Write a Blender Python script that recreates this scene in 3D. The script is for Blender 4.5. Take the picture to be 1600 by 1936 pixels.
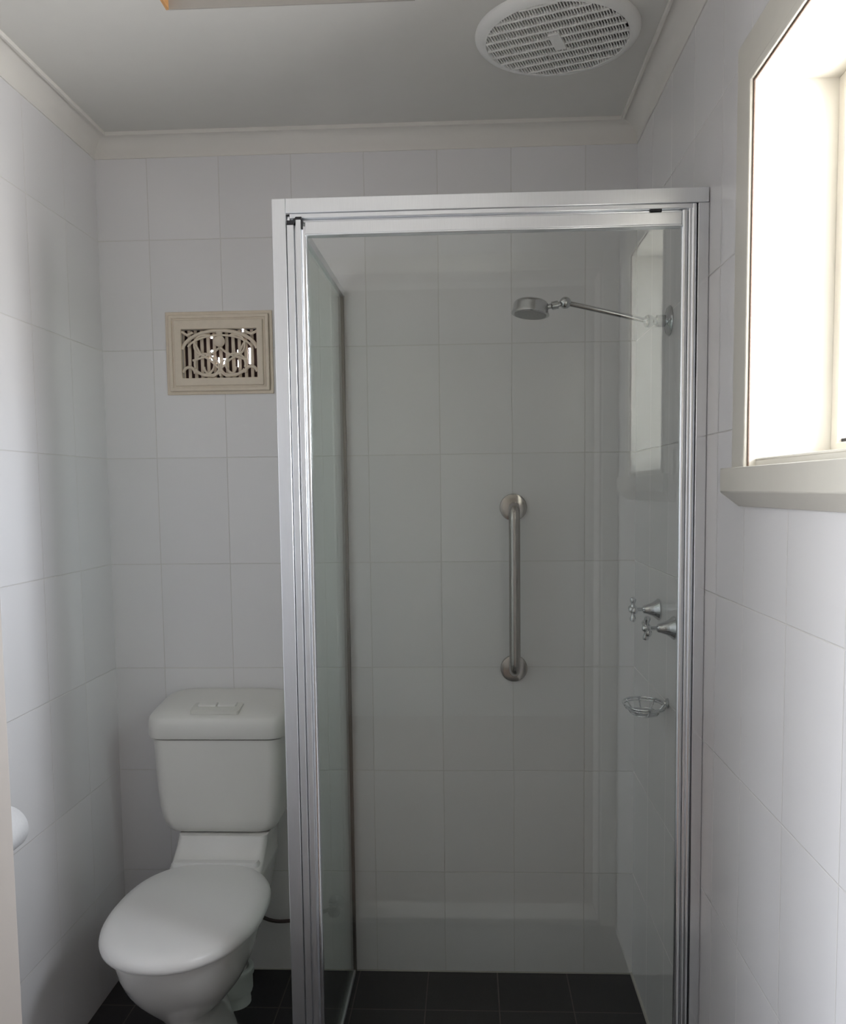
import bpy, bmesh, math
from mathutils import Vector, Matrix

scene = bpy.context.scene
for o in list(bpy.data.objects):
    bpy.data.objects.remove(o)
COL = scene.collection

# ------------------------------------------------------------------ camera
RM = [[0.9989001976, 0.0453093444, -0.0120606186],
      [0.0083698278, 0.0807814833, 0.9966966930],
      [-0.0461339484, 0.9957014689, -0.0803134082]]      # rows: right, up, forward
cam_d = bpy.data.cameras.new('camera')
cam = bpy.data.objects.new('camera', cam_d)
COL.objects.link(cam)
r, u, f = (Vector(v) for v in RM)
m3 = Matrix((r, u, -f)).transposed()
cam.matrix_world = Matrix.Translation((0.0786, -2.4383, 1.4009)) @ m3.to_4x4()
cam_d.sensor_fit = 'VERTICAL'
cam_d.sensor_height = 36.0
cam_d.lens = 1647.06 / 1936 * 36.0
cam_d.shift_x = -11.5564 / 1936
cam_d.shift_y = 91.6935 / 1936
cam_d.clip_start = 0.01
scene.camera = cam

# ------------------------------------------------------------------ world, light, exposure
world = bpy.data.worlds.new('daylight')
scene.world = world
world.use_nodes = True
wn = world.node_tree.nodes
wl = world.node_tree.links
bg = wn['Background']
tc = wn.new('ShaderNodeTexCoord')
sx = wn.new('ShaderNodeSeparateXYZ')
cr = wn.new('ShaderNodeValToRGB')
wl.new(tc.outputs['Generated'], sx.inputs[0])
wl.new(sx.outputs['Z'], cr.inputs[0])
cr.color_ramp.elements[0].position = 0.0
cr.color_ramp.elements[0].color = (0.77, 0.745, 0.74, 1)
cr.color_ramp.elements[1].position = 0.12
cr.color_ramp.elements[1].color = (0.90, 0.92, 1.0, 1)
wl.new(cr.outputs[0], bg.inputs['Color'])
# base sky strength, raised towards -X so the hall window lights the room more
smr = wn.new('ShaderNodeMapRange')
smr.interpolation_type = 'SMOOTHSTEP'
smr.inputs['From Min'].default_value = 0.3
smr.inputs['From Max'].default_value = -0.5
smr.inputs['To Min'].default_value = 8.0
smr.inputs['To Max'].default_value = 33.5
wl.new(sx.outputs['X'], smr.inputs['Value'])
# sky lobe added outside the bathroom window (+X), lights walls more than reveal
lob = wn.new('ShaderNodeMapRange')
lob.interpolation_type = 'SMOOTHSTEP'
lob.inputs['From Min'].default_value = 0.35
lob.inputs['From Max'].default_value = 0.95
lob.inputs['To Min'].default_value = 0.0
lob.inputs['To Max'].default_value = 42.0
wl.new(sx.outputs['X'], lob.inputs['Value'])
add = wn.new('ShaderNodeMath')
add.operation = 'ADD'
wl.new(smr.outputs[0], add.inputs[0])
wl.new(lob.outputs[0], add.inputs[1])
wl.new(add.outputs[0], bg.inputs['Strength'])

view = scene.view_settings
view.view_transform = 'Standard'
view.look = 'None'
view.gamma = 1.0
view.use_curve_mapping = False
view.exposure = 0.0
cy = scene.cycles
cy.use_denoising = True
cy.max_bounces = 12
cy.diffuse_bounces = 6
cy.glossy_bounces = 5
cy.transparent_max_bounces = 24
cy.transmission_bounces = 8
cy.sample_clamp_indirect = 8
cy.caustics_reflective = False


def portal(name, loc, rot, sx_, sy_):
    d = bpy.data.lights.new(name, 'AREA')
    d.shape = 'RECTANGLE'
    d.size, d.size_y = sx_, sy_
    d.cycles.is_portal = True
    o = bpy.data.objects.new(name, d)
    o.location = loc
    o.rotation_euler = rot
    COL.objects.link(o)


PI = math.pi
portal('bathroom_window_portal', (0.70, -1.21, 1.735), (0, PI / 2, 0), 0.62, 0.46)
portal('hall_window_portal', (-1.90, -3.05, 1.55), (0, -PI / 2, 0), 1.3, 1.2)

# ------------------------------------------------------------------ materials
def new_mat(name, color, rough=0.5, metal=0.0, spec=0.5, coat=0.0):
    m = bpy.data.materials.new(name)
    m.use_nodes = True
    b = m.node_tree.nodes['Principled BSDF']
    b.inputs['Base Color'].default_value = (*color, 1)
    b.inputs['Roughness'].default_value = rough
    b.inputs['Metallic'].default_value = metal
    b.inputs['Specular IOR Level'].default_value = spec
    b.inputs['Coat Weight'].default_value = coat
    return m


def noisy(m, scale=40.0, amount=0.06, bump=0.0, stretch=None, rough_amt=0.0):
    """procedural variation of colour, roughness and relief, in object-independent world space"""
    nt = m.node_tree
    n, l = nt.nodes, nt.links
    b = n['Principled BSDF']
    g = n.new('ShaderNodeNewGeometry')
    mp = n.new('ShaderNodeMapping')
    if stretch:
        mp.inputs['Scale'].default_value = stretch
    t = n.new('ShaderNodeTexNoise')
    t.inputs['Scale'].default_value = scale
    t.inputs['Detail'].default_value = 4
    l.new(g.outputs['Position'], mp.inputs[0])
    l.new(mp.outputs[0], t.inputs['Vector'])
    c = b.inputs['Base Color'].default_value
    mix = n.new('ShaderNodeMix')
    mix.data_type = 'RGBA'
    mix.inputs['A'].default_value = tuple(v * (1 - amount) for v in c[:3]) + (1,)
    mix.inputs['B'].default_value = tuple(min(1, v * (1 + amount)) for v in c[:3]) + (1,)
    l.new(t.outputs['Fac'], mix.inputs['Factor'])
    l.new(mix.outputs['Result'], b.inputs['Base Color'])
    if rough_amt:
        mr = n.new('ShaderNodeMapRange')
        r0 = b.inputs['Roughness'].default_value
        mr.inputs['To Min'].default_value = r0 - rough_amt
        mr.inputs['To Max'].default_value = r0 + rough_amt
        l.new(t.outputs['Fac'], mr.inputs['Value'])
        l.new(mr.outputs[0], b.inputs['Roughness'])
    if bump:
        bp = n.new('ShaderNodeBump')
        bp.inputs['Distance'].default_value = bump
        bp.inputs['Strength'].default_value = 1.0
        l.new(t.outputs['Fac'], bp.inputs['Height'])
        l.new(bp.outputs[0], b.inputs['Normal'])
    return m


def tile_mat(name, ua, va, pu, pv, ou, ov, color, grout, rough, line=0.0011, vary=0.03,
             split=None, groove=0.00045, wav=0.00012, grain=0.0):
    """rectangular tiles laid out in world metres: ua/va = axis letters, pitch, offset"""
    m = bpy.data.materials.new(name)
    m.use_nodes = True
    nt = m.node_tree
    n, l = nt.nodes, nt.links
    b = n['Principled BSDF']
    g = n.new('ShaderNodeNewGeometry')
    s = n.new('ShaderNodeSeparateXYZ')
    l.new(g.outputs['Position'], s.inputs[0])

    def M(op, a, c=None, d=None):
        x = n.new('ShaderNodeMath')
        x.operation = op
        for i, v in enumerate((a, c, d)):
            if v is None:
                continue
            if isinstance(v, (int, float)):
                x.inputs[i].default_value = v
            else:
                l.new(v, x.inputs[i])
        return x.outputs[0]

    U, V = s.outputs[ua], s.outputs[va]
    if split is not None:      # a narrow cut tile starts here
        at, shift = split
        U = M('SUBTRACT', U, M('MULTIPLY', M('LESS_THAN', U, at), shift))
    au = M('DIVIDE', M('SUBTRACT', U, ou), pu)
    av = M('DIVIDE', M('SUBTRACT', V, ov), pv)

    def dist(a, p):
        fr = M('FRACT', M('ADD', a, 0.5))
        return M('MULTIPLY', M('ABSOLUTE', M('SUBTRACT', fr, 0.5)), p)
    d = M('MINIMUM', dist(au, pu), dist(av, pv))
    mr = n.new('ShaderNodeMapRange')
    mr.interpolation_type = 'SMOOTHSTEP'
    mr.inputs['From Min'].default_value = line * 0.55
    mr.inputs['From Max'].default_value = line * 1.45
    mr.inputs['To Min'].default_value = 1
    mr.inputs['To Max'].default_value = 0
    l.new(d, mr.inputs['Value'])
    # one slightly different tone per tile
    cv = n.new('ShaderNodeCombineXYZ')
    l.new(M('FLOOR', au), cv.inputs[0])
    l.new(M('FLOOR', av), cv.inputs[1])
    wnz = n.new('ShaderNodeTexWhiteNoise')
    l.new(cv.outputs[0], wnz.inputs['Vector'])
    mt = n.new('ShaderNodeMix')
    mt.data_type = 'RGBA'
    mt.inputs['A'].default_value = tuple(v * (1 - vary) for v in color) + (1,)
    mt.inputs['B'].default_value = tuple(min(1, v * (1 + vary)) for v in color) + (1,)
    l.new(wnz.outputs['Value'], mt.inputs['Factor'])
    last = mt.outputs['Result']
    if grain:
        tn = n.new('ShaderNodeTexNoise')
        tn.inputs['Scale'].default_value = 260
        tn.inputs['Detail'].default_value = 3
        l.new(g.outputs['Position'], tn.inputs['Vector'])
        mg = n.new('ShaderNodeMix')
        mg.data_type = 'RGBA'
        mg.blend_type = 'MULTIPLY'
        mg.inputs['Factor'].default_value = 1
        l.new(last, mg.inputs['A'])
        rmp = n.new('ShaderNodeMapRange')
        rmp.inputs['To Min'].default_value = 1 - grain
        rmp.inputs['To Max'].default_value = 1 + grain
        l.new(tn.outputs['Fac'], rmp.inputs['Value'])
        l.new(rmp.outputs[0], mg.inputs['B'])
        last = mg.outputs['Result']
    mc = n.new('ShaderNodeMix')
    mc.data_type = 'RGBA'
    l.new(mr.outputs[0], mc.inputs['Factor'])
    l.new(last, mc.inputs['A'])
    mc.inputs['B'].default_value = (*grout, 1)
    l.new(mc.outputs['Result'], b.inputs['Base Color'])
    rr = n.new('ShaderNodeMapRange')
    rr.inputs['To Min'].default_value = rough
    rr.inputs['To Max'].default_value = 0.7
    l.new(mr.outputs[0], rr.inputs['Value'])
    l.new(rr.outputs[0], b.inputs['Roughness'])
    # relief: sunk grout + very slightly wavy glaze
    nz = n.new('ShaderNodeTexNoise')
    nz.inputs['Scale'].default_value = 14
    nz.inputs['Detail'].default_value = 1
    l.new(g.outputs['Position'], nz.inputs['Vector'])
    h = M('ADD', M('MULTIPLY', mr.outputs[0], -groove), M('MULTIPLY', nz.outputs['Fac'], wav))
    bp = n.new('ShaderNodeBump')
    bp.inputs['Strength'].default_value = 1
    bp.inputs['Distance'].default_value = 1
    l.new(h, bp.inputs['Height'])
    l.new(bp.outputs[0], b.inputs['Normal'])
    return m


def glass_mat(name, tint, ior=1.5):
    """thin sheet of clear glass: straight-through transmission plus Fresnel reflection"""
    m = bpy.data.materials.new(name)
    m.use_nodes = True
    nt = m.node_tree
    n, l = nt.nodes, nt.links
    n.remove(n['Principled BSDF'])
    out = n['Material Output']
    t = n.new('ShaderNodeBsdfTransparent')
    t.inputs[0].default_value = (*tint, 1)
    gl = n.new('ShaderNodeBsdfGlossy')
    gl.inputs['Roughness'].default_value = 0.0
    gl.inputs['Color'].default_value = (0.97, 1.0, 0.985, 1)
    fr = n.new('ShaderNodeFresnel')
    geo = n.new('ShaderNodeNewGeometry')
    mm = n.new('ShaderNodeMapRange')
    mm.inputs['To Min'].default_value = ior
    mm.inputs['To Max'].default_value = 1 / ior
    l.new(geo.outputs['Backfacing'], mm.inputs['Value'])
    l.new(mm.outputs[0], fr.inputs['IOR'])
    mx = n.new('ShaderNodeMixShader')
    l.new(fr.outputs[0], mx.inputs[0])
    l.new(t.outputs[0], mx.inputs[1])
    l.new(gl.outputs[0], mx.inputs[2])
    l.new(mx.outputs[0], out.inputs['Surface'])
    return m


TW = (0.775, 0.765, 0.775)
TG = (0.66, 0.645, 0.63)
M_back = tile_mat('white_wall_tiles_back', 'X', 'Z', 0.2, 0.3, 0.0, 0.0, TW, TG, 0.16)
M_left = tile_mat('white_wall_tiles_left', 'Y', 'Z', 0.2, 0.3, 0.0023, 0.0, TW, TG, 0.16)
M_right = tile_mat('white_wall_tiles_right', 'Y', 'Z', 0.2, 0.3, 0.0023, 0.0, TW, TG, 0.16,
                   split=(-0.88, 0.04))
M_front = tile_mat('white_wall_tiles_front', 'X', 'Z', 0.2, 0.3, 0.0, 0.0, TW, TG, 0.16)
M_floor = tile_mat('charcoal_floor_tiles', 'X', 'Y', 0.2, 0.2, -0.05, 0.01,
                   (0.029, 0.0265, 0.028), (0.11, 0.096, 0.085), 0.55, line=0.0016, vary=0.12, grain=0.35,
                   wav=0.0001)
M_ceil = noisy(new_mat('ceiling_paint', (0.66, 0.65, 0.62), 0.85), 25, 0.02)
M_corn = noisy(new_mat('cornice_paint', (0.755, 0.73, 0.69), 0.6), 25, 0.02)
M_trim = noisy(new_mat('cream_gloss_paint', (0.64, 0.615, 0.555), 0.35), 30, 0.03, bump=0.0001)
M_jamb = noisy(new_mat('cream_door_paint', (0.43, 0.395, 0.365), 0.4), 30, 0.03)
M_porc = noisy(new_mat('white_vitreous_china', (0.74, 0.73, 0.71), 0.12, coat=0.3), 6, 0.01)
M_seat = noisy(new_mat('white_seat_plastic', (0.76, 0.755, 0.745), 0.28), 6, 0.01)
M_cist = noisy(new_mat('white_cistern_plastic', (0.73, 0.72, 0.69), 0.3), 6, 0.01)
M_btn = noisy(new_mat('flush_button_plastic', (0.66, 0.655, 0.61), 0.35), 30, 0.02)
M_pvc = noisy(new_mat('white_pvc', (0.62, 0.66, 0.63), 0.4), 30, 0.03)
M_alu = noisy(new_mat('satin_aluminium', (0.88, 0.90, 0.93), 0.32, metal=1.0), 60, 0.04,
              stretch=(12, 12, 0.5), rough_amt=0.04)
M_brt = noisy(new_mat('bright_aluminium', (0.85, 0.865, 0.885), 0.16, metal=1.0), 60, 0.03,
              stretch=(12, 12, 0.5), rough_amt=0.03)
M_brz = noisy(new_mat('dull_side_channel', (0.15, 0.13, 0.115), 0.4, metal=0.8), 60, 0.06)
M_chr = noisy(new_mat('chrome', (0.54, 0.55, 0.56), 0.09, metal=1.0), 80, 0.03)
M_sst = noisy(new_mat('brushed_stainless', (0.40, 0.37, 0.35), 0.13, metal=1.0), 50, 0.08,
              stretch=(6, 6, 1), rough_amt=0.06)
M_blk = noisy(new_mat('black_rubber', (0.012, 0.011, 0.014), 0.55), 80, 0.1)
M_gap = noisy(new_mat('grey_groove', (0.30, 0.29, 0.29), 0.5, metal=0.6), 80, 0.05)
M_glass = glass_mat('clear_shower_glass', (0.935, 0.945, 0.935))
M_glass_side = glass_mat('green_edge_shower_glass', (0.925, 0.965, 0.945))
M_pane = glass_mat('window_glass', (0.97, 0.985, 0.98))
M_edge = noisy(new_mat('glass_edge', (0.55, 0.68, 0.66), 0.2), 60, 0.05)
M_vent = noisy(new_mat('cream_plaster_vent', (0.74, 0.65, 0.54), 0.7), 60, 0.07, bump=0.0003)
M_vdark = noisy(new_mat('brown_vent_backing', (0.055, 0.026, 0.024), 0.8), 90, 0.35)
M_fan = noisy(new_mat('white_fan_plastic', (0.80, 0.80, 0.78), 0.45), 40, 0.02)
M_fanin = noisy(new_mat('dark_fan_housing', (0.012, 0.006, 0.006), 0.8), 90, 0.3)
M_wood = noisy(new_mat('pine_batten', (0.62, 0.33, 0.13), 0.6), 60, 0.2, stretch=(4, 0.6, 4))
M_hshade = noisy(new_mat('grey_hatch_shade', (0.40, 0.38, 0.35), 0.8), 40, 0.06)
M_hall = noisy(new_mat('hall_wall_paint', (0.36, 0.335, 0.31), 0.8), 10, 0.03)
M_hfloor = noisy(new_mat('hall_timber_floor', (0.15, 0.105, 0.085), 0.6), 30, 0.25, stretch=(8, 0.6, 1))
M_paper = noisy(new_mat('toilet_tissue', (0.80, 0.80, 0.81), 0.95), 200, 0.04, bump=0.0004)
M_card = noisy(new_mat('tissue_core', (0.35, 0.25, 0.16), 0.9), 60, 0.1)
M_sil = noisy(new_mat('silicone_bead', (0.42, 0.40, 0.36), 0.5), 60, 0.06)
M_hose = noisy(new_mat('dark_supply_hose', (0.055, 0.035, 0.032), 0.5), 300, 0.3)
M_quirk = noisy(new_mat('brown_quirk_shade_crack', (0.20, 0.14, 0.11), 0.9), 300, 0.4)
M_alu_w = noisy(new_mat('white_window_aluminium', (0.70, 0.66, 0.58), 0.4), 30, 0.02)


# ------------------------------------------------------------------ mesh helpers
def link_mesh(name, bm, mat, parent=None, smooth=False, bevel=0.0, segs=2, autosm=True):
    bmesh.ops.recalc_face_normals(bm, faces=bm.faces)
    me = bpy.data.meshes.new(name)
    bm.to_mesh(me)
    bm.free()
    for p in me.polygons:
        p.use_smooth = smooth
    o = bpy.data.objects.new(name, me)
    COL.objects.link(o)
    if mat:
        me.materials.append(mat)
    if parent is not None:
        o.parent = parent
        o.matrix_parent_inverse = parent_inv(parent)
    if bevel:
        md = o.modifiers.new('bevel', 'BEVEL')
        md.width = bevel
        md.segments = segs
        md.limit_method = 'ANGLE'
        md.angle_limit = math.radians(40)
        md.harden_normals = False
        for p in me.polygons:
            p.use_smooth = True
        me.set_sharp_from_angle(angle=math.radians(35))
    elif smooth:
        me.set_sharp_from_angle(angle=math.radians(42))
    return o


WORLD = {}


def parent_inv(p):
    return WORLD.get(p.name, Matrix.Identity(4)).inverted()


def thing(name, label, cat, loc, group=None, kind=None):
    o = bpy.data.objects.new(name, None)
    o.empty_display_size = 0.05
    COL.objects.link(o)
    o.location = loc
    WORLD[o.name] = Matrix.Translation(loc)
    if kind:
        o['kind'] = kind
    if label:
        o['label'] = label
        o['category'] = cat
    if group:
        o['group'] = group
    return o


def tag(o, label, cat, group=None):
    o['label'] = label
    o['category'] = cat
    if group:
        o['group'] = group
    return o


def struct(o):
    o['kind'] = 'structure'
    return o


def box(bm, x0, x1, y0, y1, z0, z1):
    vs = [bm.verts.new((x, y, z)) for x in (x0, x1) for y in (y0, y1) for z in (z0, z1)]
    for q in ((0, 1, 3, 2), (4, 6, 7, 5), (0, 4, 5, 1), (2, 3, 7, 6), (0, 2, 6, 4), (1, 5, 7, 3)):
        bm.faces.new([vs[i] for i in q])


def boxes(*bs):
    bm = bmesh.new()
    for b in bs:
        box(bm, *b)
    return bm


def slab(axis, a0, a1, ur, vr, holes):
    """a thick sheet with rectangular holes. axis: 0=X,1=Y,2=Z is the thickness axis"""
    us = sorted({*ur, *[h[0] for h in holes], *[h[1] for h in holes]})
    vs = sorted({*vr, *[h[2] for h in holes], *[h[3] for h in holes]})
    bm = bmesh.new()
    cache = {}

    def P(a, u_, v_):
        k = (a, u_, v_)
        if k not in cache:
            c = {0: (a, u_, v_), 1: (u_, a, v_), 2: (u_, v_, a)}[axis]
            cache[k] = bm.verts.new(c)
        return cache[k]

    def solid(i, j):
        if i < 0 or j < 0 or i >= len(us) - 1 or j >= len(vs) - 1:
            return False
        cu, cv_ = (us[i] + us[i + 1]) / 2, (vs[j] + vs[j + 1]) / 2
        return not any(h[0] < cu < h[1] and h[2] < cv_ < h[3] for h in holes)
    for i in range(len(us) - 1):
        for j in range(len(vs) - 1):
            if not solid(i, j):
                continue
            u0, u1, v0, v1 = us[i], us[i + 1], vs[j], vs[j + 1]
            for a in (a0, a1):
                bm.faces.new([P(a, u0, v0), P(a, u1, v0), P(a, u1, v1), P(a, u0, v1)])
            for (di, dj, e) in ((-1, 0, ((u0, v0), (u0, v1))), (1, 0, ((u1, v0), (u1, v1))),
                                (0, -1, ((u0, v0), (u1, v0))), (0, 1, ((u0, v1), (u1, v1)))):
                if not solid(i + di, j + dj):
                    (p, q), (r_, s_) = e
                    bm.faces.new([P(a0, p, q), P(a0, r_, s_), P(a1, r_, s_), P(a1, p, q)])
    return bm


def loft(bm, rings, cap=True, closed=True):
    prev = None
    first = last = None
    for ring in rings:
        cur = [bm.verts.new(p) for p in ring]
        if prev:
            n = len(cur)
            rng = range(n) if closed else range(n - 1)
            for i in rng:
                j = (i + 1) % n
                bm.faces.new([prev[i], prev[j], cur[j], cur[i]])
        else:
            first = cur
        prev = cur
    last = prev
    if cap:
        bm.faces.new(list(reversed(first)))
        bm.faces.new(last)


def tube(bm, pts, rad, seg=12, cap=True):
    pts = [Vector(p) for p in pts]
    rads = rad if isinstance(rad, (list, tuple)) else [rad] * len(pts)
    rings = []
    t0 = (pts[1] - pts[0]).normalized()
    up = Vector((0, 0, 1)) if abs(t0.z) < 0.9 else Vector((1, 0, 0))
    nrm = t0.cross(up).normalized()
    for i, p in enumerate(pts):
        if i == 0:
            t = t0
        elif i == len(pts) - 1:
            t = (pts[i] - pts[i - 1]).normalized()
        else:
            t = ((pts[i + 1] - pts[i]).normalized() + (pts[i] - pts[i - 1]).normalized()).normalized()
        nrm = (nrm - t * nrm.dot(t)).normalized()
        b = t.cross(nrm)
        rings.append([p + (nrm * math.cos(a) + b * math.sin(a)) * rads[i]
                      for a in (2 * PI * k / seg for k in range(seg))])
    loft(bm, rings, cap)


def lathe(bm, base, axis, prof, seg=32):
    """prof: list of (radius, distance along axis)"""
    base = Vector(base)
    a = Vector(axis).normalized()
    up = Vector((0, 0, 1)) if abs(a.z) < 0.9 else Vector((1, 0, 0))
    n = a.cross(up).normalized()
    b = a.cross(n)
    rings = []
    for (rr_, d) in prof:
        rr_ = max(rr_, 1e-4)
        rings.append([base + a * d + (n * math.cos(t) + b * math.sin(t)) * rr_
                      for t in (2 * PI * k / seg for k in range(seg))])
    loft(bm, rings, True)


def superring(cx, cyf, cyb, a, z, n=40, p=2.4, pb=None, m=0.42):
    """closed plan outline; front tip at y=cyf, back at y=cyb, half width a"""
    out = []
    mid = cyb - (cyb - cyf) * m
    for k in range(n):
        t = 2 * PI * k / n
        c, s = math.cos(t), math.sin(t)
        ex = p if s < 0 else (pb or p)
        x = a * math.copysign(abs(c) ** (2 / ex), c)
        ly = (mid - cyf) if s < 0 else (cyb - mid)
        y = mid + ly * math.copysign(abs(s) ** (2 / ex), s)
        out.append((cx + x, y, z))
    return out


def rrect(x0, x1, y0, y1, z, r, n=6):
    out = []
    for (cx, cy_, a0) in ((x1 - r, y1 - r, 0), (x0 + r, y1 - r, PI / 2), (x0 + r, y0 + r, PI), (x1 - r, y0 + r, 1.5 * PI)):
        for k in range(n + 1):
            a = a0 + PI / 2 * k / n
            out.append((cx + r * math.cos(a), cy_ + r * math.sin(a), z))
    return out


def bez(p0, p1, p2, p3, n=12):
    p0, p1, p2, p3 = map(Vector, (p0, p1, p2, p3))
    return [(1 - t) ** 3 * p0 + 3 * (1 - t) ** 2 * t * p1 + 3 * (1 - t) * t * t * p2 + t ** 3 * p3
            for t in (k / n for k in range(n + 1))]


# ------------------------------------------------------------------ room shell
XL, XR, YF, ZC = -0.9441, 0.5386, -1.70, 2.372
VX0, VX1, VZ0, VZ1 = -0.716, -0.504, 1.720, 1.854          # vent hole
WY0, WY1, WZ0, WZ1 = -1.435, -1.000, 1.43, 2.04            # window opening
DX0, DX1, DZ1 = -0.333, 0.482, 2.06                        # doorway
struct(link_mesh('wall_back', slab(1, 0.0, 0.11, (XL - .15, XR + .18), (-.05, 2.55), [(VX0, VX1, VZ0, VZ1)]), M_back))
struct(link_mesh('wall_left', slab(0, XL - 0.15, XL, (YF - .1, 0.0), (-.05, 2.55), []), M_left))
struct(link_mesh('wall_right', slab(0, XR, XR + 0.18, (YF - .1, 0.0), (-.05, 2.55), [(WY0, WY1, WZ0, WZ1)]), M_right))
struct(link_mesh('wall_front', slab(1, YF - 0.1, YF, (XL, XR), (0.0, 2.55), [(DX0 - .0205, DX1 + .0205, 0.0, DZ1 + .0205)]), M_front))
struct(link_mesh('floor', boxes((XL, XR, YF - .1, 0.0, -0.05, 0.0)), M_floor))
HX0, HX1, HY0, HY1 = -0.523, -0.02, -1.13, -0.623          # ceiling hatch
struct(link_mesh('ceiling', slab(2, ZC, ZC + 0.02, (XL, XR), (YF, 0.0), [(HX0, HX1, HY0, HY1)]), M_ceil))

# hall behind the camera
HLX, HRX, HLY = -1.85, 1.30, -4.3
struct(link_mesh('wall_hall_left', slab(0, HLX - .12, HLX, (HLY, YF - .1), (0, 2.6), [(-3.65, -2.45, 0.90, 2.20)]), M_hall))
struct(link_mesh('wall_hall_right', boxes((HRX, HRX + .12, HLY, YF - .1, 0, 2.6)), M_hall))
struct(link_mesh('wall_hall_rear', boxes((HLX - .12, HRX + .12, HLY - .12, HLY, 0, 2.6)), M_hall))
struct(link_mesh('wall_hall_front', slab(1, YF - .112, YF - .1, (HLX, HRX), (0, 2.6), [(DX0 - .06, DX1 + .06, 0, DZ1 + .06)]), M_hall))
struct(link_mesh('floor_hall', boxes((HLX, HRX, HLY, YF - .1, -0.05, 0.0)), M_hfloor))
struct(link_mesh('ceiling_hall', boxes((HLX - .12, HRX + .12, HLY - .12, YF - .1, 2.6, 2.7)), M_ceil))

# doorway lining and architraves
door = thing('door_1', None, None, (DX0, YF, 0), kind='structure')
link_mesh('door_jamb', boxes((DX0 - .02, DX0 + .0, YF - .115, YF + .003, 0, DZ1),
                             (DX1, DX1 + .02, YF - .115, YF + .003, 0, DZ1),
                             (DX0 - .02, DX1 + .02, YF - .115, YF + .003, DZ1, DZ1 + .02)), M_jamb, door)
link_mesh('architrave', boxes((DX0 - .066, DX0 - .006, YF, YF + .016, 0, DZ1 + .055),
                              (DX1 + .006, DX1 + .0561, YF, YF + .016, 0, DZ1 + .055),
                              (DX0 - .006, DX1 + .006, YF, YF + .016, DZ1 + .004, DZ1 + .055)), M_trim, door, bevel=.004)
link_mesh('threshold', boxes((DX0, DX1, YF - .1, YF + .012, 0, .022)), M_jamb, door, bevel=.004)

# cornice: a small cove with a raised lip along the ceiling
def cornice(name, p0, p1, inward, trim0, trim1):
    prof = [(0, 0), (0.003, 0), (0.003, 0.003)]
    for k in range(9):
        a = k / 8 * PI / 2
        prof.append((0.0035 + 0.043 * (1 - math.cos(a)), 0.004 + 0.043 * math.sin(a)))
    prof += [(0.0465, 0.0425), (0.0525, 0.0425), (0.0525, 0.0525), (0, 0.0525)]
    bm = bmesh.new()
    rings = []
    p0, p1, inward = Vector(p0), Vector(p1), Vector(inward)
    d = (p1 - p0).normalized()
    for base, tr, sg in ((p0, trim0, 1), (p1, trim1, -1)):
        rings.append([base + inward * a + d * sg * (a if tr else 0) + Vector((0, 0, ZC - 0.0525 + b)) for a, b in prof])
    loft(bm, rings, True)
    return struct(link_mesh(name, bm, M_corn, smooth=True))


cornice('trim_1', (XL, 0, 0), (XR, 0, 0), (0, -1, 0), True, True)
cornice('trim_2', (XL, YF, 0), (XL, 0, 0), (1, 0, 0), True, True)
cornice('trim_3', (XR, YF, 0), (XR, 0, 0), (-1, 0, 0), True, True)
cornice('trim_4', (XL, YF, 0), (XR, YF, 0), (0, 1, 0), True, True)
bm = bmesh.new()
tube(bm, [(XR - .0, YF, .0), (XR - .0, 0, .0)], 0.006, 8)
struct(link_mesh('trim_5', bm, M_sil, smooth=True))
bm = bmesh.new()
tube(bm, [(XL, 0, 0), (XR, 0, 0)], 0.003, 8)
struct(link_mesh('trim_6', bm, M_sil, smooth=True))

# ------------------------------------------------------------------ window
win = thing('window_1', None, None, (XR, WY1, WZ0), kind='structure')
TF = XR - 0.014
RX = 0.655                                                   # where the reveal meets the window frame
link_mesh('window_reveal', boxes((TF + .003, RX + .05, WY1 - .012, WY1, WZ0, WZ1),
                                 (TF + .003, RX + .05, WY0, WY0 + .012, WZ0, WZ1),
                                 (TF + .003, RX + .05, WY0 + .012, WY1 - .012, WZ1 - .012, WZ1),
                                 (XR, RX + .05, WY0 + .012, WY1 - .012, WZ0, WZ0 + .012)), M_trim, win)
# architrave: flat board with a raised inner bead


def arch(bm, w_in, w_out, x0, x1):
    """mitred picture frame on three sides around the opening (sill below)"""
    yi0, yi1, zi = WY0 - w_in, WY1 + w_in, WZ1 + w_in
    yo0, yo1, zo = WY0 - w_out, WY1 + w_out, WZ1 + w_out
    zb = WZ0 - .002
    P = [(yo0, zb), (yo0, zo), (yo1, zo), (yo1, zb), (yi1, zb), (yi1, zi), (yi0, zi), (yi0, zb)]
    va = [bm.verts.new((x0, y, z)) for y, z in P]
    vb = [bm.verts.new((x1, y, z)) for y, z in P]
    for q in ((0, 1, 6, 7), (1, 2, 5, 6), (2, 3, 4, 5)):
        bm.faces.new([va[i] for i in q])
        bm.faces.new([vb[i] for i in reversed(q)])
    for i in range(8):
        j = (i + 1) % 8
        bm.faces.new([va[i], vb[i], vb[j], va[j]])


bm = bmesh.new()
arch(bm, .0005, .072, TF, XR)
arch(bm, .046, .080, TF + .007, XR - .0002)
link_mesh('architrave', bm, M_trim, win, bevel=.003)
bm = bmesh.new()
arch(bm, -.0095, .004, TF - .005, TF + .0015)
link_mesh('architrave_bead', bm, M_trim, win, bevel=.002)
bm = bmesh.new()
arch(bm, -.0122, .0, TF + .0014, TF + .0032)  # dark strip paints in the quirk's shadow line along with cracked paint
link_mesh('quirk_shade_crack', bm, M_quirk, win)
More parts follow.
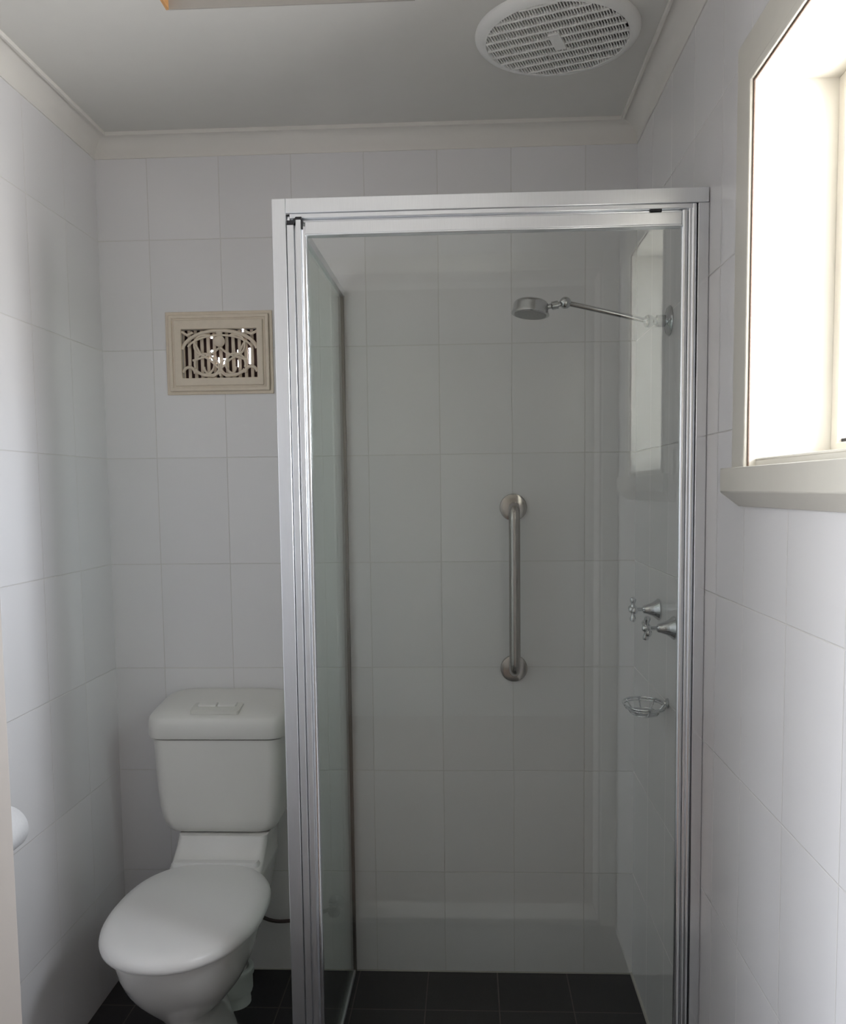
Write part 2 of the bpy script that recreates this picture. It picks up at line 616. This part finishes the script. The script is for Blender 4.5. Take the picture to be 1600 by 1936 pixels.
# sill: nosing board with a chamfered apron
bm = bmesh.new()
SX = XR - 0.032
prof = [(XR, WZ0 + .002), (SX, WZ0 + .002), (SX, WZ0 - .038), (XR - .008, WZ0 - .062), (XR, WZ0 - .062)]
rings = []
for y, yb in ((WY0 - .095, WY0 - .070), (WY1 + .075, WY1 + .050)):
    rings.append([(x, (y if i in (0, 1, 2) else yb), z) for i, (x, z) in enumerate(prof)])
loft(bm, rings, True)
box(bm, XR - .001, RX + .04, WY0 + .012, WY1 - .012, WZ0 + .0121, WZ0 + .016)
link_mesh('window_sill', bm, M_trim, win, bevel=.002)
bm = slab(0, RX, RX + .035, (WY0 + .012, WY1 - .012), (WZ0 + .016, WZ1 - .012),
          [(WY0 + .034, WY1 - .034, WZ0 + .038, WZ1 - .034)])
link_mesh('window_frame', bm, M_alu_w, win, bevel=.002)
link_mesh('window_pane', boxes((RX + .018, RX + .022, WY0 + .034, WY1 - .034, WZ0 + .038, WZ1 - .034)), M_pane, win)
link_mesh('rubber_gasket', boxes((RX + .008, RX + .0175, WY0 + .034, WY1 - .034, WZ0 + .038, WZ0 + .044)), M_blk, win)
# hall window
hw = thing('window_2', None, None, (HLX, -3.05, .9), kind='structure')
link_mesh('window_frame', slab(0, HLX - .09, HLX - .04, (-3.65, -2.45), (.9, 2.2),
          [(-3.61, -3.07, .94, 2.16), (-3.03, -2.49, .94, 2.16)]), M_alu_w, hw, bevel=.002)
link_mesh('window_pane', boxes((HLX - .068, HLX - .064, -3.61, -3.07, .94, 2.16), (HLX - .068, HLX - .064, -3.03, -2.49, .94, 2.16)), M_pane, hw)

# ------------------------------------------------------------------ shower screen
YS = -0.72                    # front face
ZT = 1.966
XA, XB = -0.298, XR - 0.0005  # enclosure width
scr = thing('shower_screen', 'silver framed glass shower enclosure in the right corner, door closed',
            'shower screen', (0.12, YS + .02, 0))
link_mesh('corner_post', boxes((XA, XA + .027, YS, YS + .034, 0, ZT),
                               (XA + .027, XA + .034, YS + .010, YS + .034, 0, ZT - .03)), M_alu, scr, bevel=.0015)
link_mesh('header_rail', boxes((XA + .0272, XB - .0005, YS, YS + .034, 1.938, ZT),
                               (XA + .0342, XB - .030, YS + .002, YS + .030, 1.9285, 1.9375),
                               (XA + .0342, XB - .030, YS + .012, YS + .030, 1.922, 1.9285)), M_alu, scr, bevel=.0012)
link_mesh('groove', boxes((XA + .0272, XB - .034, YS + .0035, YS + .03, 1.9362, 1.9385)), M_gap, scr)
bm = boxes((XB - .0205, XB, YS, YS + .034, 0, 1.9378),
           (XB - .0225, XB - .0205, YS + .009, YS + .034, 0, 1.9375))
for (xc, rr_) in ((XB - .0270, .0052), (XB - .0345, .0038)):
    tube(bm, [(xc, YS + .0065, 0), (xc, YS + .0065, 1.9375)], rr_, 14)
box(bm, XB - .039, XB - .0225, YS + .010, YS + .030, 0, 1.9375)
link_mesh('wall_jamb', bm, M_brt, scr, bevel=.0010)
link_mesh('bottom_track', boxes((XA + .027, XB - .039, YS, YS + .034, 0, .022), (XA + .027, XB - .039, YS + .004, YS + .030, .022, .034)),
          M_alu, scr, bevel=.0015)
# door
XD0, XD1 = -0.2695, 0.4995
door_p = link_mesh('door', boxes((XD0, XD0 + .0135, YS + .001, YS + .026, .036, 1.917),
                                 (XD0 + .0135, XD0 + .0175, YS + .008, YS + .026, .036, 1.917),
                                 (XD0 + .0175, XD0 + .0280, YS - .001, YS + .026, .036, 1.9255),
                                 (XD0 + .0350, XD1 - .012, YS + .003, YS + .024, 1.899, 1.9225),
                                 (XD0 + .0350, XD1 - .012, YS + .001, YS + .022, 1.8955, 1.8990),
                                 (XD0 + .028, XD1 - .012, YS + .003, YS + .024, .036, .062)), M_alu, scr, bevel=.0012)
bm = bmesh.new()
tube(bm, [(XD0 + .0330, YS + .0085, .036), (XD0 + .0330, YS + .0085, 1.913)], .0062, 16)
link_mesh('door_edge_bar', bm, M_brt, door_p, smooth=True)
bm = bmesh.new()
tube(bm, [(XD1 - .0060, YS + .008, .036), (XD1 - .0060, YS + .008, 1.9255)], .0062, 16)
link_mesh('door_stile', bm, M_brt, door_p, smooth=True)
link_mesh('door_glass', boxes((XD0 + .037, XD1 - .010, YS + .012, YS + .016, .050, 1.899)), M_glass, door_p)
bm = bmesh.new()
poly = [(XD0, 1.917), (XD0 + .014, 1.917), (XD0 + .019, 1.9255), (XD0 + .0295, 1.9255), (XD0 + .0295, 1.931),
        (XD0 + .018, 1.931), (XD0 + .012, 1.924), (XD0, 1.9245)]
va = [bm.verts.new((x, YS - .0005, z)) for x, z in poly]
vb = [bm.verts.new((x, YS + .0115, z)) for x, z in poly]
bm.faces.new(va)
bm.faces.new(list(reversed(vb)))
for i in range(len(poly)):
    j = (i + 1) % len(poly)
    bm.faces.new([va[i], vb[i], vb[j], va[j]])
box(bm, XD0 + .0285, XD0 + .0305, YS + .000, YS + .010, 1.908, 1.926)
so = link_mesh('rubber_seal', bm, M_blk, door_p, bevel=.0008)
so['label'] = 'black rubber seal end'
so = link_mesh('door_stop', boxes((.429, .450, YS + .003, YS + .011, 1.9235, 1.9290)), M_blk, door_p, bevel=.0008)
so['label'] = 'small black stop block'
# side panel
XG = -0.2665
link_mesh('side_glass', boxes((XG - .002, XG + .002, YS + .034, -0.012, .010, 1.938)), M_glass_side, scr)
link_mesh('side_top_rail', boxes((XG - .008, XG + .008, YS + .034, -.001, 1.933, 1.951)), M_alu, scr, bevel=.001)
so = link_mesh('side_wall_channel', boxes((XG - .008, XG + .006, -.018, -.0005, 0, 1.933)), M_brz, scr, bevel=.001)
so['label'] = 'dull bronze-grey wall channel'
link_mesh('side_floor_channel', boxes((XG - .005, XG + .005, YS + .034, -.018, 0, .012)), M_alu, scr, bevel=.001)

# ------------------------------------------------------------------ air vent in the back wall
vent = thing('air_vent', 'cream ornamental plaster air vent with scrollwork, high on the back wall', 'vent', (-.61, 0, 1.788))
bm = bmesh.new()
steps = [(0.0, .048, -.005), (.010, .040, -.012), (.019, .030, -.009), (.026, .021, -.014)]
OX0, OX1, OZ0, OZ1 = -0.762, -0.461, 1.675, 1.903
for k, (ins, _, dep) in enumerate(steps):
    lim = (OX0 + ins, OX1 - ins, OZ0 + ins * .92, OZ1 - ins * .92)
    nx = [.0095, .0095, .0095, None][k]
    if nx:
        hole = (lim[0] + nx, lim[1] - nx, lim[2] + nx, lim[3] - nx)
    else:
        hole = (VX0, VX1, VZ0, VZ1)
    s = slab(1, dep, -.0002, (lim[0], lim[1]), (lim[2], lim[3]), [hole])
    tmp = bpy.data.meshes.new('t')
    s.to_mesh(tmp)
    s.free()
    bm.from_mesh(tmp)
    bpy.data.meshes.remove(tmp)
link_mesh('frame', bm, M_vent, vent, bevel=.002)
bm = bmesh.new()


def vp(px, py, y=-.006):
    """panel coordinates of the ornament (0..800 across, 0..520 down)"""
    return (VX0 + px / 800 * (VX1 - VX0), y, VZ1 - py / 520 * (VZ1 - VZ0))


def arc(cx, cy_, rx, ry, a0, a1, n=18):
    return [vp(cx + rx * math.cos(math.radians(a0 + (a1 - a0) * k / n)), cy_ - ry * math.sin(math.radians(a0 + (a1 - a0) * k / n)))
            for k in range(n + 1)]


for path, rad in ((arc(400, 230, 395, 215, 175, 5, 28), .0050),
                  (arc(400, 245, 360, 180, 160, 20, 24), .0030),
                  (arc(235, 370, 105, 110, 200, -150, 24), .0032),
                  (arc(565, 370, 105, 110, -20, 330, 24), .0032),
                  (arc(240, 170, 110, 110, 60, 270, 16), .0032),
                  (arc(560, 170, 110, 110, 120, -90, 16), .0032),
                  (arc(310, 400, 80, 85, 60, -180, 16), .0030),
                  (arc(490, 400, 80, 85, 120, 360, 16), .0030),
                  (arc(70, 470, 62, 70, 170, 0, 12), .0042),
                  (arc(730, 470, 62, 70, 180, 10, 12), .0042),
                  ([vp(395, 200), vp(330, 250), vp(250, 290), vp(110, 330)], .0032),
                  ([vp(405, 200), vp(470, 250), vp(550, 290), vp(690, 330)], .0032),
                  ([vp(140, 150), vp(200, 270), vp(300, 330), vp(390, 420), vp(400, 500)], .0032),
                  ([vp(660, 150), vp(600, 270), vp(500, 330), vp(410, 420), vp(400, 500)], .0032),
                  ([vp(130, 440), vp(230, 490), vp(330, 500), vp(400, 455), vp(470, 500), vp(570, 490), vp(670, 440)], .0042),
                  ([vp(0, 25), vp(60, 60), vp(120, 30)], .004), ([vp(800, 25), vp(740, 60), vp(680, 30)], .004)):
    tube(bm, path, rad, 8)
lathe(bm, vp(400, 130, -.004), (0, -1, 0), [(.0155, 0), (.0155, .003), (.011, .007), (.006, .0085), (0, .009)], 20)
lathe(bm, vp(400, 40, -.004), (0, -1, 0), [(.009, 0), (.009, .003), (.004, .006), (0, .006)], 14)
link_mesh('scrollwork', bm, M_vent, vent, smooth=True)
bm = bmesh.new()
n_s = 12
for k in range(n_s + 1):
    xc = VX0 + (VX1 - VX0) * k / n_s
    w = .0046
    box(bm, max(VX0 + .0003, xc - w), min(VX1 - .0003, xc + w), .004, .009, VZ0 + .0003, VZ1 - .0003)
link_mesh('slats', bm, M_vent, vent, bevel=.001)
# pierced brown backing plate; daylight shows where it is open
holes = []
for (px, py, w, h) in ((300, 70, 26, 34), (300, 222, 26, 26), (302, 300, 30, 60), (372, 330, 26, 74), (430, 340, 26, 74),
                       (580, 232, 22, 40), (580, 360, 20, 76), (706, 280, 34, 170), (636, 12, 24, 24)):
    a, _, c = vp(px - w / 2, py + h / 2)
    b_, _, d_ = vp(px + w / 2, py - h / 2)
    holes.append((a, b_, c, d_))
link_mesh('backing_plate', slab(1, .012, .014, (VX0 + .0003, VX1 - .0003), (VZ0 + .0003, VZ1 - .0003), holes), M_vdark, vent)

# ------------------------------------------------------------------ exhaust fan
FX, FY = 0.276, -0.478
fan = thing('exhaust_fan', 'round white exhaust fan with slotted grille in the ceiling', 'exhaust fan', (FX, FY, ZC))
bm = bmesh.new()
prof = [(.176, 0), (.176, .004), (.172, .010), (.160, .015), (.153, .016), (.151, .013), (.151, .002)]
rings = []
for rr_, d in prof:
    rings.append([(FX + rr_ * math.cos(2 * PI * k / 72), FY + rr_ * math.sin(2 * PI * k / 72), ZC - d) for k in range(72)])
loft(bm, rings, False)
link_mesh('rim', bm, M_fan, fan, smooth=True)
bm = bmesh.new()
lathe(bm, (FX, FY, ZC - .0005), (0, 0, -1), [(.152, 0), (.152, .0015)], 64)
link_mesh('housing', bm, M_fanin, fan)
bm = bmesh.new()
ang = math.radians(-20.5)
ca, sa = math.cos(ang), math.sin(ang)
RG = .1515


def rot_box(bm, u0, u1, v0, v1, z0, z1):
    vs = []
    for u_ in (u0, u1):
        for v_ in (v0, v1):
            for z in (z0, z1):
                vs.append(bm.verts.new((FX + u_ * ca - v_ * sa, FY + u_ * sa + v_ * ca, z)))
    for q in ((0, 1, 3, 2), (4, 6, 7, 5), (0, 4, 5, 1), (2, 3, 7, 6), (0, 2, 6, 4), (1, 5, 7, 3)):
        bm.faces.new([vs[i] for i in q])


pitch = .0325
for k in range(-5, 6):
    v_ = (k + .5) * pitch
    if abs(v_) < RG - .004:
        L = math.sqrt(RG ** 2 - v_ ** 2)
        rot_box(bm, -L, L, v_ - .0022, v_ + .0022, ZC - .017, ZC - .010)
fp = .0060
for k in range(-27, 28):
    u_ = k * fp
    if abs(u_) < RG - .004:
        L = math.sqrt(RG ** 2 - u_ ** 2)
        rot_box(bm, u_ - .00105, u_ + .00105, -L, L, ZC - .0150, ZC - .0095)
link_mesh('grille', bm, M_fan, fan)
bm = bmesh.new()
rot_box(bm, -.0125, .0125, -pitch * 1.05, pitch * 1.05, ZC - .0185, ZC - .008)
link_mesh('badge_plate', bm, M_fan, fan, bevel=.001)

# ------------------------------------------------------------------ ceiling hatch
hat = thing('access_hatch', 'recessed ceiling access hatch with a bare timber edge, top left', 'access hatch', (HX0, HY1, ZC))
link_mesh('panel', boxes((HX0 - .02, HX1 + .02, HY0 - .02, HY1 + .02, ZC + .0203, ZC + .030)), M_ceil, hat)
so = link_mesh('timber_edge', boxes((HX0, HX0 + .006, HY0, HY1 - .0004, ZC + .0005, ZC + .020)), M_wood, hat)
so['label'] = 'bare pine batten'
link_mesh('edge_shade', boxes((HX0 + .006, HX1, HY1 - .003, HY1 - .0001, ZC + .0002, ZC + .0202), (HX1 - .003, HX1, HY0, HY1 - .003, ZC + .0002, ZC + .0202)), M_hshade, hat)  # grey strips added so the recess sides read as shaded

# ------------------------------------------------------------------ grab rail
GX, GZ0, GZ1 = 0.202, 0.897, 1.351
rail = thing('grab_rail', 'vertical stainless steel grab rail on the tiled wall inside the shower', 'grab rail', (GX, 0, (GZ0 + GZ1) / 2))
bm = bmesh.new()
D = .062
pts = [(GX, -.004, GZ1)] + bez((GX, -.022, GZ1), (GX, -D + .006, GZ1), (GX, -D, GZ1 - .006), (GX, -D, GZ1 - .042), 10) + \
      bez((GX, -D, GZ0 + .042), (GX, -D, GZ0 + .006), (GX, -D + .006, GZ0), (GX, -.022, GZ0), 10) + [(GX, -.004, GZ0)]
tube(bm, pts, .0155, 24)
link_mesh('bar', bm, M_sst, rail, smooth=True)
for z in (GZ1, GZ0):
    bm = bmesh.new()
    lathe(bm, (GX, -.0003, z), (0, -1, 0), [(.038, 0), (.038, .004), (.0365, .0075), (.033, .0085), (.020, .0095), (.0162, .010)], 40)
    link_mesh('flange', bm, M_sst, rail, smooth=True)

# ------------------------------------------------------------------ shower head and arm
sh = thing('wall_shower', 'chrome shower head on a long angled arm from the right shower wall', 'shower head', (XR, -.40, 1.778))
bm = bmesh.new()
lathe(bm, (XR - .0003, -.40, 1.778), (-1, 0, 0), [(.034, 0), (.034, .002), (.030, .006), (.016, .010), (.014, .012)], 36)
link_mesh('wall_flange', bm, M_chr, sh, smooth=True)
bm = bmesh.new()
lathe(bm, (XR - .012, -.40, 1.778), (-1, 0, 0), [(.013, 0), (.0135, .004), (.0135, .018), (.009, .021), (.009, .024), (.012, .028),
                                                 (.0145, .036), (.0125, .044), (.006, .048)], 24)
link_mesh('elbow_joint', bm, M_chr, sh, smooth=True)
A0, A1 = Vector((XR - .048, -.40, 1.778)), Vector((.302, -.40, 1.823))
bm = bmesh.new()
tube(bm, [A0, A1], .0058, 18)
link_mesh('arm', bm, M_chr, sh, smooth=True)
bm = bmesh.new()
lathe(bm, (.302 + .0135, -.40, 1.823), (-1, 0, 0), [(.0135 * math.sin(PI * k / 14), .0135 * (1 - math.cos(PI * k / 14))) for k in range(15)], 24)
link_mesh('ball_joint', bm, M_chr, sh, smooth=True)
hd = Vector((.2240, -.40, 1.8150))
bm = bmesh.new()
dirn = (Vector((.300, -.40, 1.822)) - Vector((.258, -.40, 1.814)))
lathe(bm, (.302, -.40, 1.8225), -dirn, [(.006, .006), (.006, .016), (.0095, .017), (.0095, .031), (.006, .033), (.006, .046)], 20)
link_mesh('swivel_nut', bm, M_chr, sh, smooth=True)
bm = bmesh.new()
ax = Vector((-.10, -.06, -1)).normalized()
lathe(bm, hd - ax * .012, ax, [(.030, -.003), (.037, .001), (.040, .006), (.041, .022), (.0435, .026), (.0435, .029), (.040, .0305), (.036, .0295)], 40)
head = link_mesh('shower_head', bm, M_chr, sh, smooth=True)
bm = bmesh.new()
lathe(bm, hd + ax * .0172, ax, [(.0365, 0), (.0365, .0015), (.030, .002), (.0, .0022)], 36)
so = link_mesh('spray_face', bm, noisy(new_mat('grey_spray_face', (.33, .33, .33), .5), 400, .35), head, smooth=True)
so['label'] = 'matt grey spray face'

# ------------------------------------------------------------------ taps
def make_tap(y, z, label, turn=0.0):
    t = thing('shower_tap', label, 'tap', (XR, y, z), 'chrome cross-handle shower taps')
    bm = bmesh.new()
    lathe(bm, (XR - .0003, y, z), (-1, 0, 0), [(.0260, 0), (.0265, .003), (.0245, .006), (.0195, .012), (.0155, .019), (.013, .026),
                                               (.0105, .033), (.010, .037), (.007, .040)], 32)
    link_mesh('cone_cover', bm, M_chr, t, smooth=True)
    bm = bmesh.new()
    lathe(bm, (XR - .038, y, z), (-1, 0, 0), [(.0045, 0), (.0045, .017)], 16)
    link_mesh('spindle', bm, M_chr, t, smooth=True)
    bm = bmesh.new()
    lathe(bm, (XR - .053, y, z), (-1, 0, 0), [(.006, 0), (.0085, .003), (.0090, .010), (.0080, .016), (.0065, .019), (.003, .0205)], 20)
    for q4 in range(4):
        dy, dz = math.cos(turn + q4 * PI / 2), math.sin(turn + q4 * PI / 2)
        lathe(bm, (XR - .063, y + dy * .004, z + dz * .004), (0, dy, dz),
              [(.0060, 0), (.0050, .006), (.0045, .009), (.0062, .014), (.0078, .0190), (.0070, .0235), (.003, .0260)], 14)
    link_mesh('cross_handle', bm, M_chr, t, smooth=True)
    return t


make_tap(-.315, 1.106, 'chrome cross-handle tap deeper in the shower, farther from the door frame')
make_tap(-.478, 1.086, 'chrome cross-handle tap nearest the shower door frame, partly hidden by it', 0.35)

# ------------------------------------------------------------------ soap dish
sd = thing('soap_dish', 'oval chrome wire soap dish on the right shower wall below the taps', 'soap dish', (XR, -.42, .90))
SCX, SCY, SZ = .4835, -.42, .8985


def oval(rx, ry, z, n=36, p=2.3):
    out = []
    for k in range(n + 1):
        t = 2 * PI * k / n
        c, s = math.cos(t), math.sin(t)
        out.append((SCX + rx * math.copysign(abs(c) ** (2 / p), c), SCY + ry * math.copysign(abs(s) ** (2 / p), s), z))
    return out


bm = bmesh.new()
tube(bm, oval(.0475, .066, SZ), .0026, 8, cap=False)
tube(bm, oval(.045, .063, SZ - .006), .0014, 8, cap=False)
link_mesh('rim', bm, M_chr, sd, smooth=True)
bm = bmesh.new()
tube(bm, oval(.031, .044, SZ - .020), .0014, 8, cap=False)
for k in range(-4, 5):
    y = SCY + k * .009
    L = .031 * math.sqrt(max(0.05, 1 - (k * .009 / .046) ** 2))
    tube(bm, [(SCX - L, y, SZ - .0205), (SCX + L, y, SZ - .0205)], .0016, 6)
for a in range(0, 360, 45):
    c, s = math.cos(math.radians(a)), math.sin(math.radians(a))
    tube(bm, [(SCX + .0465 * c, SCY + .065 * s, SZ), (SCX + .031 * c, SCY + .044 * s, SZ - .020)], .0018, 6)
link_mesh('basket', bm, M_chr, sd, smooth=True)
bm = bmesh.new()
lathe(bm, (XR - .0003, SCY, SZ + .001), (-1, 0, 0), [(.012, 0), (.012, .003), (.006, .006), (.005, .010), (.0015, .011)], 20)
link_mesh('wall_bracket', bm, M_chr, sd, smooth=True)

# ------------------------------------------------------------------ toilet
TX = -0.598
toi = thing('toilet', 'white close-coupled toilet with the lid down, standing left of the shower', 'toilet', (TX, -.40, 0))
bm = bmesh.new()
lv = [  # z, half width, y front, y back, power, back power, widest point
    (0.000, .092, -.565, -.215, 2.6, 1.7, .62), (0.012, .094, -.567, -.213, 2.6, 1.7, .62), (0.028, .086, -.560, -.218, 2.5, 1.7, .62),
    (0.055, .068, -.545, -.225, 2.4, 1.8, .62), (0.100, .058, -.540, -.240, 2.3, 1.8, .62), (0.150, .058, -.545, -.262, 2.3, 1.8, .60),
    (0.178, .064, -.558, -.268, 2.3, 1.8, .57), (0.200, .080, -.578, -.268, 2.3, 1.8, .55), (0.228, .106, -.605, -.262, 2.3, 1.9, .53),
    (0.258, .127, -.632, -.252, 2.3, 1.9, .52), (0.285, .140, -.652, -.242, 2.3, 2.0, .50),
    (0.320, .151, -.672, -.220, 2.3, 2.1, .49), (0.360, .159, -.688, -.200, 2.3, 2.2, .48), (0.380, .162, -.692, -.198, 2.3, 2.2, .48),
    (0.388, .160, -.689, -.200, 2.3, 2.2, .48)]
loft(bm, [superring(TX, a_[2], a_[3], a_[1], a_[0], 48, a_[4], a_[5], a_[6]) for a_ in lv], True)
pan = link_mesh('pan', bm, M_porc, toi, smooth=True)
# platform that carries the cistern
bm = bmesh.new()
rg = [rrect(TX - .085, TX + .085, -.30, -.06, .20, .03), rrect(TX - .105, TX + .110, -.32, -.045, .30, .03),
      rrect(TX - .118, TX + .124, -.33, -.04, .385, .03), rrect(TX - .120, TX + .128, -.300, -.035, .405, .03),
      rrect(TX - .122, TX + .124, -.235, -.03, .425, .025), rrect(TX - .118, TX + .126, -.205, -.025, .455, .02),
      rrect(TX - .114, TX + .128, -.195, -.025, .483, .02)]
loft(bm, rg, True)
link_mesh('cistern_platform', bm, M_porc, toi, smooth=True)
# seat and lid
bm = bmesh.new()


def seat_ring(s, z, yf, yb, a):
    return superring(TX, yf + (1 - s) * .1, yb, a * s, z, 56, 2.15, 2.6)


loft(bm, [superring(TX, -.700, -.232, .170, .3895, 56, 2.2, 2.5, .47), superring(TX, -.704, -.230, .173, .394, 56, 2.2, 2.5, .47),
          superring(TX, -.702, -.231, .171, .3985, 56, 2.2, 2.5, .47)], True)
link_mesh('seat', bm, M_seat, toi, smooth=True)
bm = bmesh.new()
lidp = [(.3925, 0.005), (.396, 0.001), (.402, 0.0), (.409, 0.0015), (.4155, .0055), (.4210, .012), (.4250, .020), (.4275, .030),
        (.4292, .045), (.4302, .065), (.4308, .090), (.4312, .12), (.4314, .150), (.4315, .170)]
loft(bm, [superring(TX, -.722 + e * 1.15, -.220 - e * .9, .1835 - e, z, 72, 2.15, 2.55, .48) for z, e in lidp], True)
link_mesh('lid', bm, M_seat, toi, smooth=True)
bm = bmesh.new()
loft(bm, [rrect(TX - .118, TX + .118, -.252, -.196, .4052, .014), rrect(TX - .118, TX + .118, -.252, -.196, .424, .014),
          rrect(TX - .112, TX + .112, -.248, -.202, .4315, .012)], True)
link_mesh('seat_hinge', bm, M_seat, toi, smooth=True)
# cistern
CX = -0.602
bm = bmesh.new()
rg = [rrect(CX - w, CX + w, -yf, -.003, z, .034) for z, w, yf in ((.4835, .128, .168), (.489, .142, .178), (.502, .153, .184),
      (.525, .161, .188), (.56, .166, .190), (.62, .170, .193), (.70, .173, .196), (.745, .175, .197))]
loft(bm, rg, True)
cis = link_mesh('cistern', bm, M_cist, toi, smooth=True)
bm = bmesh.new()
rg = [rrect(CX - w, CX + w, -yf, -yb, z, r_) for z, w, yf, yb, r_ in (
      (.7475, .176, .195, .004, .036), (.7495, .184, .204, .002, .040), (.756, .187, .207, .002, .042), (.790, .187, .206, .002, .044),
      (.806, .185, .203, .002, .046), (.816, .180, .197, .002, .048), (.822, .172, .188, .003, .052), (.826, .160, .175, .005, .055),
      (.828, .13, .15, .02, .05))]
# the top falls gently towards the front
rg = [[(x, y, z + max(0, min(1, (z - .800) / .02)) * .14 * (y + .12)) for x, y, z in ring] for ring in rg]
loft(bm, rg, True)
lid = link_mesh('cistern_lid', bm, M_cist, toi, smooth=True)
bm = bmesh.new()
def tilt(y):
    return .828 + .14 * (y + .12)


BX = CX - .002
loft(bm, [[(x, y, tilt(y) + dz) for x, y, _ in rrect(BX - hw_, BX + hw_, y0, y1, 0, .007)]
          for hw_, y0, y1, dz in ((.066, -.190, -.128, -.006), (.066, -.190, -.128, .004), (.062, -.186, -.132, .006))], True)
btn = link_mesh('button_housing', bm, M_btn, lid, smooth=True)
for x0, x1 in ((BX - .052, BX - .0015), (BX + .0015, BX + .052)):
    bm = bmesh.new()
    loft(bm, [[(x, y, tilt(y) + dz) for x, y, _ in rrect(x0, x1, -.164, -.140, 0, .004)] for dz in (.004, .0105)], True)
    link_mesh('flush_button', bm, M_cist, lid, bevel=.002)
# trapway and waste connection
bm = bmesh.new()
tube(bm, bez((TX + .020, -.330, .20), (TX + .022, -.26, .25), (TX + .014, -.175, .27), (TX + .014, -.165, .13), 12) + [(TX + .014, -.165, .080)],
     [.055, .055, .055, .055, .053, .051, .049, .047, .045, .044, .043, .042, .041, .041], 28)
link_mesh('trapway', bm, M_porc, toi, smooth=True)
PX = -.580
wp = thing('waste_pipe', 'white plastic waste pipe collar on the floor behind the toilet', 'waste pipe', (PX, -.165, 0))
bm = bmesh.new()
lathe(bm, (PX, -.165, 0), (0, 0, 1), [(.046, 0), (.046, .008), (.045, .012), (.045, .030)], 36)
link_mesh('pipe', bm, M_pvc, wp, smooth=True)
bm = bmesh.new()
lathe(bm, (PX, -.165, 0), (0, 0, 1), [(.046, .031), (.050, .033), (.052, .040), (.052, .080), (.056, .085), (.056, .100), (.051, .104),
                                            (.043, .103), (.0425, .092)], 36)
link_mesh('rubber_collar', bm, M_pvc, wp, smooth=True)

# stop valve and flexible hose on the back wall
sv = thing('stop_valve', 'small chrome stop valve low on the back wall, seen through the shower glass', 'valve', (-.316, 0, .206))
bm = bmesh.new()
lathe(bm, (-.316, -.0003, .206), (0, -1, 0), [(.024, 0), (.024, .003), (.010, .008), (.009, .030), (.012, .031), (.012, .045), (.003, .047)], 24)
link_mesh('body', bm, M_chr, sv, smooth=True)
bm = bmesh.new()
lathe(bm, (-.316, -.046, .206), (0, -1, 0), [(.006, 0), (.017, .004), (.018, .012), (.015, .016), (.002, .017)], 24)
link_mesh('handwheel', bm, M_chr, sv, smooth=True)
bm = bmesh.new()
tube(bm, bez((-.329, -.036, .204), (-.37, -.036, .185), (-.42, -.04, .168), (-.475, -.042, .168), 12) +
     bez((-.475, -.042, .168), (-.53, -.045, .170), (-.60, -.05, .20), (-.62, -.07, .4835), 16)[1:], .0052, 12)
ho = link_mesh('supply_hose', bm, M_hose, smooth=True)
tag(ho, 'thin dark water hose sagging low on the back wall behind the toilet', 'hose')

# ------------------------------------------------------------------ toilet roll on the left wall
RY, RZ, RXc = -.703, .721, XL + .050
hol = thing('toilet_roll_holder', 'chrome toilet roll holder fixed to the left wall', 'roll holder', (XL, RY - .09, RZ))
link_mesh('bracket', boxes((XL + .0003, XL + .006, RY - .125, RY - .097, RZ - .014, RZ + .014),
                           (XL + .006, RXc + .005, RY - .114, RY - .108, RZ - .006, RZ + .006)), M_chr, hol, bevel=.001)
bm = bmesh.new()
tube(bm, [(RXc, RY - .111, RZ), (RXc, RY + .045, RZ)], .005, 14)
link_mesh('spindle', bm, M_chr, hol, smooth=True)
bm = bmesh.new()
lathe(bm, (RXc, RY - .0995, RZ - .013), (0, 1, 0), [(.019, .0), (.042, 0), (.045, .002), (.047, .006), (.047, .096), (.044, .1005), (.019, .102)], 48)
rl = link_mesh('toilet_roll', bm, M_paper, smooth=True)
tag(rl, 'white toilet paper roll hanging on the left wall beside the toilet', 'toilet roll')
bm = bmesh.new()
rings = []
for rr_, d in ((.019, -.0005), (.0190, .1025), (.0178, .1025), (.0178, -.0005)):
    rings.append([(RXc + rr_ * math.cos(2 * PI * k / 32), RY - .0995 + d, RZ - .013 + rr_ * math.sin(2 * PI * k / 32)) for k in range(32)])
rings.append(rings[0])
loft(bm, rings, False)
co = link_mesh('core', bm, M_card, rl, smooth=True)
